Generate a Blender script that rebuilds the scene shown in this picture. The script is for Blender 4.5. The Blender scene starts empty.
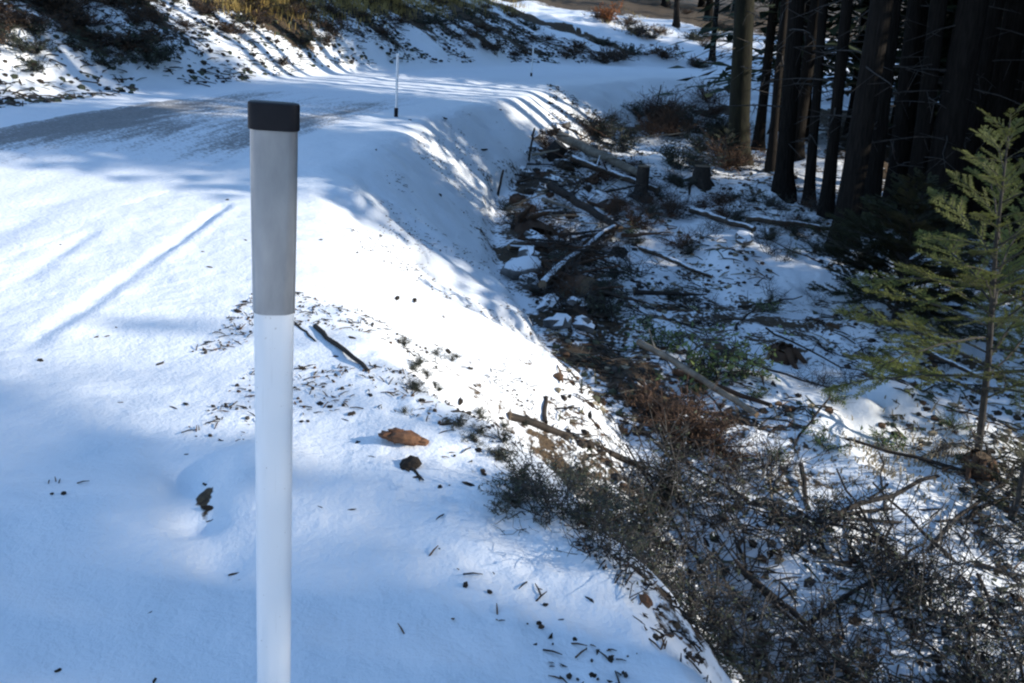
import bpy, math, random
import numpy as np
from mathutils import Vector, Matrix, Quaternion

random.seed(7)
rng = np.random.default_rng(11)
scene = bpy.context.scene
COL = scene.collection

# ------------------------------------------------------------------ camera, sky, sun, exposure
F_PX, PITCH, ROLL, EYE = 880.0, 20.5, 4.5, 1.45
cam_d = bpy.data.cameras.new("camera")
cam = bpy.data.objects.new("camera", cam_d); COL.objects.link(cam)
cam_d.sensor_width = 36.0
cam_d.lens = 36.0 * F_PX / 1024.0
cam_d.clip_start = 0.05; cam_d.clip_end = 6000
cam.location = (0, 0, EYE)
cam.matrix_world = (Matrix.Translation((0, 0, EYE)) @ Matrix.Rotation(math.radians(90 - PITCH), 4, 'X')
                    @ Matrix.Rotation(math.radians(ROLL), 4, 'Z'))
scene.camera = cam

SUN_EL, SUN_DIR2 = 23.0, (0.995, -0.10)           # heading towards the sun
world = bpy.data.worlds.new("World"); scene.world = world; world.use_nodes = True
wn = world.node_tree.nodes; wl = world.node_tree.links
sky = wn.new("ShaderNodeTexSky"); sky.sky_type = 'NISHITA'; sky.sun_disc = False
sky.sun_elevation = math.radians(SUN_EL)
sky.sun_rotation = math.atan2(SUN_DIR2[0], SUN_DIR2[1])
sky.air_density = 1.15; sky.dust_density = 0.0; sky.ozone_density = 3.2
wl.new(sky.outputs[0], wn["Background"].inputs[0])
wn["Background"].inputs[1].default_value = 0.15
sd = bpy.data.lights.new("sun", 'SUN'); sd.energy = 3.3; sd.angle = math.radians(0.5); sd.color = (1.0, 0.93, 0.82)
sun = bpy.data.objects.new("sun", sd); COL.objects.link(sun)
to_sun = Vector((SUN_DIR2[0] * math.cos(math.radians(SUN_EL)), SUN_DIR2[1] * math.cos(math.radians(SUN_EL)), math.sin(math.radians(SUN_EL))))
sun.rotation_euler = to_sun.to_track_quat('Z', 'Y').to_euler()
sun.location = (20, -5, 30)
scene.view_settings.view_transform = 'Standard'
scene.view_settings.look = 'None'
scene.view_settings.exposure = 1.08
scene.view_settings.gamma = 1.0
scene.render.engine = 'CYCLES'
scene.cycles.filter_width = 2.2
scene.cycles.max_bounces = 6

# ------------------------------------------------------------------ helpers
def link(o, parent=None):
    COL.objects.link(o)
    if parent is not None: o.parent = parent
    return o

def tag(o, label=None, cat=None, group=None, kind=None):
    if label: o['label'] = label
    if cat: o['category'] = cat
    if group: o['group'] = group
    if kind: o['kind'] = kind
    return o

def thing(name, label, cat, loc=(0, 0, 0), rot=(0, 0, 0), group=None, scale=1.0):
    o = bpy.data.objects.new(name, None); o.empty_display_size = 0.1
    o.location = loc; o.rotation_euler = rot; o.scale = (scale,) * 3
    link(o); return tag(o, label, cat, group)

class MB:
    """collects tubes, cards and blobs into one mesh"""
    def __init__(s): s.v = []; s.f = []; s.m = []
    def add(s, vs, fs, mi=0):
        b = len(s.v); s.v.extend(vs)
        for f in fs: s.f.append([i + b for i in f]); s.m.append(mi)
    def tube(s, pts, rads, n=5, cap0=False, cap1=False, mi=0, capmi=None, jag=0.0):
        pts = [Vector(p) for p in pts]; vs = []; fs = []
        for i, p in enumerate(pts):
            d = (pts[min(i + 1, len(pts) - 1)] - pts[max(i - 1, 0)])
            if d.length < 1e-9: d = Vector((0, 0, 1))
            d.normalize()
            ref = Vector((0, 0, 1)) if abs(d.z) < 0.9 else Vector((1, 0, 0))
            x = d.cross(ref).normalized(); y = d.cross(x)
            for k in range(n):
                a = 2 * math.pi * k / n
                r = rads[i] * (1 + (random.uniform(-jag, jag) if jag else 0))
                vs.append(tuple(p + (x * math.cos(a) + y * math.sin(a)) * r))
        for i in range(len(pts) - 1):
            for k in range(n):
                fs.append([i * n + k, i * n + (k + 1) % n, (i + 1) * n + (k + 1) % n, (i + 1) * n + k])
        s.add(vs, fs, mi)
        cm = mi if capmi is None else capmi
        if cap0: s.add(vs[:n], [list(range(n))], cm)
        if cap1: s.add(vs[-n:], [list(range(n))[::-1]], cm)
    def card(s, p, u, v, mi=0):
        p = Vector(p); u = Vector(u); v = Vector(v)
        s.add([tuple(p - v * .5), tuple(p + u * .5 - v * .32), tuple(p + u), tuple(p + u * .5 + v * .32)], [[0, 1, 2, 3]], mi)
    def blob(s, c, r, seg=8, ring=5, jag=.2, flat=1.0, mi=0):
        c = Vector(c); vs = []; fs = []
        r3 = r if hasattr(r, '__len__') else (r, r, r * flat)
        vs.append((c.x, c.y, c.z - r3[2]))
        for i in range(1, ring):
            th = math.pi * i / ring - math.pi / 2
            for k in range(seg):
                a = 2 * math.pi * k / seg; q = 1 + random.uniform(-jag, jag)
                vs.append((c.x + r3[0] * q * math.cos(th) * math.cos(a), c.y + r3[1] * q * math.cos(th) * math.sin(a), c.z + r3[2] * q * math.sin(th)))
        vs.append((c.x, c.y, c.z + r3[2]))
        for k in range(seg): fs.append([0, 1 + (k + 1) % seg, 1 + k])
        for i in range(ring - 2):
            for k in range(seg):
                a = 1 + i * seg; fs.append([a + k, a + (k + 1) % seg, a + seg + (k + 1) % seg, a + seg + k])
        t = len(vs) - 1; a = 1 + (ring - 2) * seg
        for k in range(seg): fs.append([a + k, a + (k + 1) % seg, t])
        s.add(vs, fs, mi)
    def mesh(s, name, mats, smooth=False):
        me = bpy.data.meshes.new(name); me.from_pydata(s.v, [], s.f)
        for m in (mats if isinstance(mats, (list, tuple)) else [mats]): me.materials.append(m)
        me.polygons.foreach_set('material_index', s.m)
        if smooth: me.polygons.foreach_set('use_smooth', [True] * len(s.f))
        me.update(); return me
    def build(s, name, mats, parent=None, smooth=False):
        return link(bpy.data.objects.new(name, s.mesh(name, mats, smooth)), parent)

# ------------------------------------------------------------------ materials
class NT:
    def __init__(s, name):
        s.mat = bpy.data.materials.new(name); s.mat.use_nodes = True
        s.t = s.mat.node_tree; s.b = s.t.nodes["Principled BSDF"]
    def n(s, kind, **kw):
        o = s.t.nodes.new(kind)
        for k, v in kw.items():
            if k.startswith('_'): setattr(o, k[1:], v)
            else: o.inputs[k].default_value = v
        return o
    def l(s, a, b): s.t.links.new(a, b)
    def coord(s, scale=1, kind='Object'):
        c = s.n('ShaderNodeTexCoord'); m = s.n('ShaderNodeMapping')
        m.inputs['Scale'].default_value = scale if hasattr(scale, '__len__') else (scale,) * 3
        s.l(c.outputs[kind], m.inputs[0]); return m.outputs[0]
    def noise(s, vec, scale, detail=4, rough=.55):
        o = s.n('ShaderNodeTexNoise', Scale=scale, Detail=detail, Roughness=rough); s.l(vec, o.inputs['Vector']); return o.outputs[0]
    def rng(s, v, a, b, c=0, d=1, smooth=False):
        o = s.n('ShaderNodeMapRange'); o.interpolation_type = 'SMOOTHSTEP' if smooth else 'LINEAR'
        for k, x in zip(('From Min', 'From Max', 'To Min', 'To Max'), (a, b, c, d)): o.inputs[k].default_value = x
        s.l(v, o.inputs[0]); return o.outputs[0]
    def math(s, op, a, b):
        o = s.n('ShaderNodeMath', _operation=op)
        for i, x in enumerate((a, b)):
            if isinstance(x, (int, float)): o.inputs[i].default_value = x
            else: s.l(x, o.inputs[i])
        return o.outputs[0]
    def mix(s, f, a, b):
        o = s.n('ShaderNodeMix', _data_type='RGBA')
        for i, x in ((0, f), (6, a), (7, b)):
            if isinstance(x, (tuple, list)): o.inputs[i].default_value = (*x[:3], 1)
            elif isinstance(x, (int, float)): o.inputs[i].default_value = x
            else: s.l(x, o.inputs[i])
        return o.outputs[2]
    def bump(s, h, strength=.3, dist=.02):
        o = s.n('ShaderNodeBump', Strength=strength, Distance=dist); s.l(h, o.inputs['Height']); s.l(o.outputs[0], s.b.inputs['Normal'])
    def done(s, col, rough=.8, spec=.25):
        i = s.b.inputs['Base Color']
        if isinstance(col, (tuple, list)): i.default_value = (*col[:3], 1)
        else: s.l(col, i)
        if isinstance(rough, (int, float)): s.b.inputs['Roughness'].default_value = rough
        else: s.l(rough, s.b.inputs['Roughness'])
        s.b.inputs['Specular IOR Level'].default_value = spec
        return s.mat

SNOW = (.80, .835, .875)
def m_vary(name, a, b, scale=8, rough=.8, bump=.0, spec=.25, stretch=None, trans=0.0):
    t = NT(name); c = t.coord(stretch or 1); n = t.noise(c, scale, 5)
    ri = t.n('ShaderNodeObjectInfo').outputs['Random']
    f = t.math('ADD', t.rng(n, .3, .7, 0, .8), t.math('MULTIPLY', t.math('SUBTRACT', ri, .5), .35))
    if bump: t.bump(n, bump, .02)
    m = t.done(t.mix(f, a, b), rough, spec)
    if trans:
        tr = t.n('ShaderNodeBsdfTranslucent'); tr.inputs[0].default_value = (*b, 1)
        mx = t.n('ShaderNodeMixShader'); mx.inputs[0].default_value = trans
        t.l(t.b.outputs[0], mx.inputs[1]); t.l(tr.outputs[0], mx.inputs[2]); t.l(mx.outputs[0], t.t.nodes['Material Output'].inputs[0])
    return m

def m_snowtop(name, a, b, scale=10, thr=.55, stretch=None):
    """bark, soil or stone with snow lying on the faces that look upwards"""
    t = NT(name); c = t.coord(stretch or 1); n = t.noise(c, scale, 5)
    g = t.n('ShaderNodeNewGeometry'); s = t.n('ShaderNodeSeparateXYZ'); t.l(g.outputs['Normal'], s.inputs[0])
    pos = t.noise(g.outputs['Position'], 7, 3)
    f = t.rng(t.math('ADD', s.outputs[2], t.math('MULTIPLY', t.math('SUBTRACT', pos, .5), 1.3)), thr, thr + .16, smooth=True)
    t.bump(n, .6, .03)
    return t.done(t.mix(f, t.mix(t.rng(n, .3, .7), a, b), SNOW), .85, .2)

def m_ground():
    t = NT("snowy ground"); g = t.n('ShaderNodeNewGeometry').outputs['Position']
    at = t.n('ShaderNodeAttribute'); at.attribute_name = 'litter'; L = at.outputs['Fac']
    n1 = t.noise(g, 2.6, 6, .62); n2 = t.noise(g, 19, 4, .6); n3 = t.noise(g, 70, 3)
    nn = t.math('ADD', t.math('MULTIPLY', n1, .55), t.math('MULTIPLY', n2, .45))
    v = t.math('ADD', L, t.math('MULTIPLY', t.math('SUBTRACT', nn, .5), 2.1))
    f = t.rng(v, .46, .60, smooth=True)
    dirt = t.mix(t.rng(n2, .35, .65), (.018, .014, .011), (.085, .058, .036))
    dirt = t.mix(t.rng(n3, .45, .7), dirt, (.11, .078, .045))
    dust = t.rng(n3, .66, .78, 0, .25)
    snow = t.mix(dust, SNOW, (.55, .52, .48))
    snow = t.mix(t.rng(n1, .35, .7, 0, .5), snow, (.85, .87, .89))
    h = t.math('ADD', t.math('MULTIPLY', t.noise(g, 9, 4, .6), 1.2), t.math('ADD', t.math('MULTIPLY', n2, .7), t.math('MULTIPLY', n3, .4)))
    t.bump(h, .34, .03)
    return t.done(t.mix(f, snow, dirt), t.rng(f, 0, 1, .55, .95), .3)

def m_road():
    t = NT("snow dusted gravel road"); uv = t.n('ShaderNodeUVMap').outputs[0]
    g = t.n('ShaderNodeNewGeometry').outputs['Position']
    at = t.n('ShaderNodeAttribute'); at.attribute_name = 'gravel'; L = at.outputs['Fac']
    mp = t.n('ShaderNodeMapping'); mp.inputs['Scale'].default_value = (5, .55, 1); t.l(uv, mp.inputs[0])
    n1 = t.noise(mp.outputs[0], 1.3, 5, .6); n2 = t.noise(g, 28, 4, .65); n3 = t.noise(g, 6, 4)
    v = t.math('ADD', L, t.math('ADD', t.math('MULTIPLY', t.math('SUBTRACT', n1, .5), .9), t.math('MULTIPLY', t.math('SUBTRACT', n2, .5), 1.3)))
    f = t.rng(v, .40, .72, smooth=True)
    stone = t.mix(t.rng(n2, .3, .7), (.15, .148, .146), (.33, .32, .315))
    t.bump(t.math('ADD', n2, n3), .35, .03)
    return t.done(t.mix(f, SNOW, stone), .8, .3)

M_GROUND, M_ROAD = m_ground(), m_road()
M_BARK = m_vary("conifer bark", (.009, .008, .007), (.027, .023, .02), 9, .95, .8, spec=.06, stretch=(3, 3, .5))
M_MOSS = m_vary("mossy conifer bark", (.010, .010, .007), (.028, .028, .014), 6, .95, .8, stretch=(2, 2, .6))
M_NEEDLE = m_vary("dark conifer foliage", (.018, .03, .016), (.042, .06, .028), 3, .7)
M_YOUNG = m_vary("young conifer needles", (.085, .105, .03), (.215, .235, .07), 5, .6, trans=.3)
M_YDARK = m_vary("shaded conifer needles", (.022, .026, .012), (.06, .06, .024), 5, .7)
M_TWIG = m_vary("grey brown twigs", (.03, .027, .025), (.085, .078, .07), 20, .9)
M_RTWIG = m_vary("red brown twigs", (.06, .036, .026), (.125, .075, .05), 20, .9)
M_LEAFG = m_vary("evergreen shrub leaves", (.07, .11, .03), (.19, .25, .08), 6, .45, spec=.5, trans=.2)
M_LEAFD = m_vary("dull olive leaves", (.038, .048, .030), (.085, .095, .058), 6, .7)
M_LEAFB = m_vary("dead brown leaves", (.075, .045, .028), (.16, .095, .055), 6, .85, trans=.15)
M_RUST = m_vary("rusty orange leaves", (.25, .08, .025), (.42, .15, .045), 6, .85, trans=.2)
M_RIME = m_vary("frosted leaves", (.18, .195, .20), (.42, .445, .47), 6, .7)
M_LOG = m_snowtop("snowy log bark", (.03, .023, .018), (.11, .08, .057), 9, .62)
M_LOGD = m_vary("wet dark wood", (.018, .015, .013), (.058, .045, .035), 12, .8, .5)
M_PALE = m_vary("weathered and sun-toned pale wood", (.13, .11, .085), (.30, .26, .20), 10, .8, .4, stretch=(1, 1, 1))
M_CUT = m_vary("sawn end grain", (.12, .085, .055), (.27, .19, .12), 14, .8, .3)
M_ROT = m_vary("red brown rotten wood", (.045, .026, .017), (.13, .072, .042), 9, .9, .7)
M_ROCK = m_snowtop("snow capped stone", (.06, .058, .055), (.2, .19, .18), 8, .5)
M_CLOD = m_vary("dark soil clod", (.016, .013, .011), (.06, .045, .032), 14, .95, .5)
M_ORANGE = m_vary("orange brown stone", (.12, .055, .03), (.26, .135, .07), 18, .8, .5)
M_GRASS = m_vary("dry straw grass", (.30, .21, .07), (.52, .39, .14), 4, .8, trans=.25)
def m_white():
    t = NT("white post plastic"); c = t.coord(1); n = t.noise(c, 3, 3); st = t.noise(t.coord((60, 60, 3)), 1.6, 4, .6); sp = t.noise(c, 120, 2)
    col = t.mix(t.rng(n, .3, .7), (.84, .845, .85), (.88, .885, .89))
    col = t.mix(t.rng(st, .62, .78, 0, .28), col, (.45, .43, .40))            # faint scuffs running down
    col = t.mix(t.rng(sp, .70, .76, 0, .5), col, (.30, .26, .22))             # small specks of road dirt
    t.b.inputs['Subsurface Weight'].default_value = .35; t.b.inputs['Subsurface Radius'].default_value = (.03, .03, .03); t.b.inputs['Subsurface Scale'].default_value = 1.0
    t.bump(t.noise(c, 30, 2), .05, .002)
    return t.done(col, t.rng(n, .3, .7, .32, .5), .5)
M_WHITE = m_white()
M_STRAW = m_vary("flattened pale straw", (.20, .165, .11), (.42, .36, .26), 4, .85, trans=.2)
M_CAP = m_vary("black rubber cap", (.006, .006, .009), (.012, .012, .016), 20, .55, spec=.25)
def m_band():
    t = NT("grey reflective sheeting"); c = t.coord((1, 1, 1)); v = t.n('ShaderNodeTexVoronoi', Scale=260.0); t.l(c, v.inputs['Vector'])
    n = t.noise(t.coord((1, 1, .35)), 22, 4)
    t.bump(v.outputs['Distance'], .08, .001)
    t.b.inputs['Metallic'].default_value = .45
    return t.done(t.mix(t.rng(n, .3, .7), (.26, .27, .28), (.40, .405, .41)), .34, .5)  # mottled reflections painted as light and dark grey noise
M_BAND = m_band()

# ------------------------------------------------------------------ terrain
def _hash(ix, iy, seed):
    n = (ix * 374761393 + iy * 668265263 + seed * 974711) & 0xffffffff
    n = ((n ^ (n >> 13)) * 1274126177) & 0xffffffff
    return ((n ^ (n >> 16)) & 0xffff) / 65535.0
def vnoise(x, y, seed=0):
    ix = np.floor(x).astype(np.int64); iy = np.floor(y).astype(np.int64); fx = x - ix; fy = y - iy
    fx = fx * fx * (3 - 2 * fx); fy = fy * fy * (3 - 2 * fy)
    a = _hash(ix, iy, seed); b = _hash(ix + 1, iy, seed); c = _hash(ix, iy + 1, seed); d = _hash(ix + 1, iy + 1, seed)
    return (a + (b - a) * fx) * (1 - fy) + (c + (d - c) * fx) * fy - .5
def fbm(x, y, seed=0, o=4):
    r = 0; amp = 1.0
    for i in range(o):
        r = r + amp * vnoise(x * 2 ** i + 13.7 * i, y * 2 ** i - 7.3 * i, seed + i); amp *= .5
    return r
def sst(a, b, x):
    t = np.clip((x - a) / (b - a), 0, 1); return t * t * (3 - 2 * t)

ctrl = np.array([(-3.9, -60), (-3.9, -30), (-3.9, -10), (-3.9, 0), (-3.9, 6), (-3.55, 11), (-2.5, 16), (-.7, 21.5), (2.2, 27), (7, 32), (14, 36), (26, 40), (60, 50)], float)
def catmull(P, n=14):
    out = []
    for i in range(len(P) - 1):
        p0 = P[max(i - 1, 0)]; p1 = P[i]; p2 = P[i + 1]; p3 = P[min(i + 2, len(P) - 1)]
        for k in range(n):
            t = k / n
            out.append(.5 * ((2 * p1) + (-p0 + p2) * t + (2 * p0 - 5 * p1 + 4 * p2 - p3) * t * t + (-p0 + 3 * p1 - 3 * p2 + p3) * t ** 3))
    out.append(P[-1]); return np.array(out)
CL = catmull(ctrl, 16)
TG = np.gradient(CL, axis=0); TG /= np.linalg.norm(TG, axis=1)[:, None]
CUM = np.concatenate([[0], np.cumsum(np.linalg.norm(np.diff(CL, axis=0), axis=1))])
def road_coord(x, y):
    s = np.empty_like(x); ct = np.empty_like(x)
    for a in range(0, len(x), 20000):
        X = x[a:a + 20000, None]; Y = y[a:a + 20000, None]
        i = np.argmin((X - CL[None, :, 0]) ** 2 + (Y - CL[None, :, 1]) ** 2, axis=1)
        dx = X[:, 0] - CL[i, 0]; dy = Y[:, 0] - CL[i, 1]
        s[a:a + 20000] = dx * TG[i, 1] - dy * TG[i, 0]
        ct[a:a + 20000] = CL[i, 1] + (dx * TG[i, 0] + dy * TG[i, 1]) * TG[i, 1]
        far = np.hypot(dx, dy) > np.abs(s[a:a + 20000]) + .5
        s[a:a + 20000][far] = (np.sign(s[a:a + 20000]) * np.hypot(dx, dy))[far]
    return s, ct

def terrain(x, y):
    x = np.atleast_1d(np.asarray(x, float)).ravel(); y = np.atleast_1d(np.asarray(y, float)).ravel()
    s, ct = road_coord(x, y); d = np.hypot(x, y)
    b = np.interp(ct, [0, 2, 2.8, 3.5, 5, 7, 12, 20, 30], [4.3, 4.25, 3.75, 3.05, 2.45, 2.1, 1.8, 1.7, 1.7])
    w = np.interp(ct, [1, 2.5, 3.5, 5.3, 8.2, 12.5, 20, 30], [1.4, 1.6, 2.2, 2.35, 1.75, 1.2, 1.5, 1.8])
    zt = np.interp(ct, [1, 3, 5.3, 8.2, 12.5, 20, 30], [-1.5, -1.35, -1.1, -1.1, -1.0, -.75, -.5])
    b = b + .16 * fbm(x * .9, y * .9, 5, 3)
    q = np.clip((s - b) / w, 0, 1)
    prof = np.where(q < .25, q * q * 2.0, .125 + (q - .25) * 1.0)         # rounded brow, then a straight fall
    prof = np.where(q > .85, .725 + (q - .85) * 1.0 + .125 * sst(.85, 1, q), prof)
    z = zt * prof
    z += -np.clip(s - b - w, 0, 12) * .05
    slope = sst(.0, .25, q) * (1 - sst(.9, 1.0, q))
    # lumps and little rills down the fill slope, rough clearing beyond it
    z += slope * (.10 * fbm(x * 1.3, y * 2.0, 21, 4) + .05 * fbm(x * 1.2, y * 7, 23, 3))
    clr = sst(.8, 1.2, (s - b) / w)
    z += clr * (.34 * fbm(x * .45, y * .45, 31, 4) + .10 * fbm(x * 2.3, y * 2.3, 33, 4))
    z += clr * .10 * np.clip(d - 34, 0, 1e9) * sst(7, 12, s)
    # left: toe of the cut bank, then the bank
    a = np.interp(ct, [6, 9, 11, 14, 18, 22, 30], [3.6, 3.2, 2.75, 2.3, 1.95, 1.9, 2.1])
    qb = np.clip(-s - a, 0, 1e9)
    k = np.interp(ct, [10, 18, 24, 31, 40], [.62, .62, .5, .2, .16])
    up = np.where(qb < 6.5, qb, 6.5 + np.clip(qb - 6.5, 0, 120) * .45)
    z += k * up * sst(0, .8, qb) + .05 * sst(0, .3, qb)
    bank = sst(.1, 1.0, qb)
    z += bank * (.30 * fbm(x * .6, y * .6, 41, 4) + .16 * fbm((x * .35 + y * .95) * 2.0, (x * .95 - y * .35) * .5, 43, 3))
    # roadside snow: windrow beside the wheel tracks, gentle swells, humps beside the post
    flat = (1 - sst(.0, .5, q)) * (1 - bank)
    z += flat * (.035 * fbm(x * .8, y * .8, 51, 4) + .012 * fbm(x * 5, y * 5, 53, 3))
    for (gx, gy, gr, gh) in ((-.78, 2.40, .12, .085), (-.93, 2.34, .07, -.07), (-.85, 2.16, .065, -.06), (-.74, 1.98, .065, -.045), (-1.05, 2.25, .14, .03), (-1.3, 2.4, .5, .03), (-.35, 3.1, .45, .05), (.1, 2.55, .35, .05), (-.2, 2.0, .3, .03), (.60, 3.70, .42, -.30), (1.05, 2.95, .42, -.30), (.1, 3.9, .3, -.08), (1.2, 2.3, .35, -.2)):
        z += gh * np.exp(-((x - gx) ** 2 + (y - gy) ** 2) / (2 * gr * gr))
    for (x0, y0, x1, y1, r, dep) in ((-2.02, 3.3, -2.05, 4.6, .045, .022), (-2.05, 4.55, -2.14, 6.25, .04, .026), (-2.5, 4.1, -2.64, 5.3, .05, .012), (-3.0, 4.0, -3.2, 6.0, .08, .02)):
        L = math.hypot(x1 - x0, y1 - y0); ux, uy = (x1 - x0) / L, (y1 - y0) / L
        tt = (x - x0) * ux + (y - y0) * uy; pp = (x - x0) * uy - (y - y0) * ux
        e = sst(-.1, .3, tt) * (1 - sst(L - .2, L + .1, tt))
        z += e * (.75 + .9 * fbm(x * 3, y * 3, 59, 3)) * (-dep * np.exp(-((pp + .02 * fbm(x * 2.5, y * 2.5, 58, 2)) / r) ** 2) + .4 * dep * np.exp(-((pp - 2.2 * r) / r) ** 2))
    near = np.exp(-((x - .25) ** 2 / .5 + (y - 2.6) ** 2 / 1.6))
    z += near * (.085 * fbm(x * 2.4, y * 2.4, 55, 4) + .02 * fbm(x * 9, y * 9, 56, 3)) + slope * sst(6, 3, y) * .06 * fbm(x * 4.5, y * 4.5, 57, 3)
    # bare soil and litter showing through the snow, plus shadow streaks painted on the bank
    lit = np.full_like(x, -.10)
    lit = np.where(flat > .5, -.12 + .10 * sst(.0, .25, q), lit)
    lit = lit + slope * (.27 + .36 * np.exp(-((y - 4.1) / .9) ** 2) * sst(.25, .6, q))
    lit = np.maximum(lit, clr * (.36 + .5 * fbm(x * .35, y * .35, 61, 3) + .22 * fbm(x * 2.2, y * 2.2, 64, 3)))
    for (gx, gy, gr) in ((-.885, 2.29, .02), (-.872, 2.25, .022), (-.85, 2.2, .016), (-.66, 1.92, .018), (-.2, 2.85, .05), (-.28, 2.95, .04)):
        lit += .62 * np.exp(-((x - gx) ** 2 + (y - gy) ** 2) / (2 * gr * gr))
    lit += .42 * np.exp(-((x - .5) ** 2 / .08 + (y - 2.05) ** 2 / .12)) 
    toe = np.exp(-((s - b - w * 1.15) / .55) ** 2) * sst(4, 5, ct) * (1 - sst(26, 30, ct))
    lit += (.30 + .5 * fbm(x * 1.1, y * 1.1, 69, 3)) * toe
    lit = np.maximum(lit, sst(7.2, 9.5, s + 1.2 * fbm(x * .4, y * .4, 63, 3)) * sst(9, 11, y) * .62)
    lit = np.maximum(lit, sst(10.5, 12.5, s) * .85)
    lit = np.maximum(lit, sst(4.9, 6.2, x - .13 * (y - 12) + .8 * fbm(x * .5, y * .5, 62, 3)) * sst(12.5, 15, y) * (s > 4) * .72)
    bk = .44 + .30 * sst(.9, 2.4, qb) + .75 * fbm(x * .55, y * .55, 65, 4) + .9 * fbm((x * .35 + y * .95) * 1.6, (x * .95 - y * .35) * .35, 67, 3)  # bank soil and litter, raised to paint in dark shadow masses and diagonal streaks
    lit = np.where(bank > .05, np.maximum(lit, bk * bank), lit)
    far = sst(28, 34, ct) * (s < -1.5)
    lit = np.where(far > .5, np.minimum(lit, .22), lit)
    lit = np.maximum(lit, sst(45, 48, y) * .95)
    roadm = (1 - sst(1.02, 1.28, np.abs(s + .12))) * sst(-61, -58, y)
    return z, lit, roadm, s, ct

def hz(x, y):
    z, l, r, s, c = terrain(x, y); return z - .035 * r
def hz1(x, y): return float(hz([x], [y])[0])

# the ground: one sheet, fine where it is looked at, out to the horizon
ang_f = np.radians(np.arange(-46, 46.01, .125)); ang_c = np.radians(np.arange(50, 310.1, 4.0))
ANG = np.concatenate([ang_f, ang_c])
RAD = np.concatenate([np.geomspace(.3, 45, 590), np.geomspace(48, 3000, 44)])
A, R = np.meshgrid(ANG, RAD)
gx = (R * np.sin(A)).ravel(); gy = (R * np.cos(A)).ravel()
gz, glit, groad, gs, gct = terrain(gx, gy)
gz = gz - .035 * groad
na, nr = len(ANG), len(RAD)
V = np.column_stack([gx, gy, gz])
V = np.vstack([V, [[0, 0, hz1(0, 0)]]])
i = np.arange(nr - 1)[:, None] * na; j = np.arange(na)[None, :]; j2 = (j + 1) % na
Q = np.stack([i + j, i + j2, i + na + j2, i + na + j], -1).reshape(-1, 4)[:, ::-1]
cen = len(V) - 1
T = [(int(k), int((k + 1) % na), cen) for k in range(na)]
me = bpy.data.meshes.new("ground")
me.vertices.add(len(V)); me.vertices.foreach_set('co', V.ravel())
nl = Q.size + 3 * len(T)
me.loops.add(nl); me.loops.foreach_set('vertex_index', np.concatenate([Q.ravel(), np.array(T).ravel()]).astype(np.int32))
me.polygons.add(len(Q) + len(T))
me.polygons.foreach_set('loop_start', np.concatenate([np.arange(len(Q)) * 4, Q.size + np.arange(len(T)) * 3]).astype(np.int32))
me.update(calc_edges=True); me.validate()
me.polygons.foreach_set('use_smooth', [True] * len(me.polygons))
at = me.attributes.new('litter', 'FLOAT', 'POINT'); at.data.foreach_set('value', np.append(glit, 0).astype(np.float32))
me.materials.append(M_GROUND)
tag(link(bpy.data.objects.new("ground", me)), kind='structure')

# the road: a sheet of its own whose edges dive under the snow of the shoulders
S = np.linspace(-1.95, 1.75, 54); keep = (CUM > CUM[np.argmin(np.abs(CL[:, 1] + 6))])
U = np.concatenate([np.arange(CUM[keep][0], CUM[keep][0] + 32, .09), np.arange(CUM[keep][0] + 32, CUM[-1] - 1, .4)])
cx = np.interp(U, CUM, CL[:, 0]); cy = np.interp(U, CUM, CL[:, 1]); tx = np.interp(U, CUM, TG[:, 0]); ty = np.interp(U, CUM, TG[:, 1])
rx = (cx[:, None] + S[None] * ty[:, None]).ravel(); ry = (cy[:, None] - S[None] * tx[:, None]).ravel()
rz = terrain(rx, ry)[0]
SS = np.tile(S, len(U)); UU = np.repeat(U, len(S))
wheel = np.exp(-((SS + 1.0) / .26) ** 2) + np.exp(-((SS - .75) / .26) ** 2)
rz = rz + .004 - .010 * wheel - .08 * sst(1.26, 1.6, np.abs(SS + .12) + .06 * fbm(rx * 1.2, ry * 1.2, 71, 3)) + .005 * fbm(rx * 9, ry * 9, 73, 2)
grav = .06 + .24 * sst(18, 12, ry) * sst(7.5, 9.5, ry) + .26 * wheel * sst(20, 9, ry) * sst(6.4, 9.0, ry - .5 * SS) + .26 * sst(.7, -.9, SS) * sst(14, 9.5, ry) * sst(6.0, 8.5, ry) + .16 * sst(18, 10, ry)
me = bpy.data.meshes.new("road"); m, n = len(U), len(S)
ii = np.arange(m - 1)[:, None] * n; jj = np.arange(n - 1)[None]
RQ = np.stack([ii + jj, ii + jj + 1, ii + n + jj + 1, ii + n + jj], -1).reshape(-1, 4)
me.from_pydata(np.column_stack([rx, ry, rz]).tolist(), [], RQ.tolist())
uvl = me.uv_layers.new(name='uv'); vi = RQ.ravel()
uvl.data.foreach_set('uv', np.column_stack([SS[vi], UU[vi]]).ravel().astype(np.float32))
me.attributes.new('gravel', 'FLOAT', 'POINT').data.foreach_set('value', grav.astype(np.float32))
me.polygons.foreach_set('use_smooth', [True] * len(RQ)); me.materials.append(M_ROAD); me.update()
tag(link(bpy.data.objects.new("road", me)), kind='structure')

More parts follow.
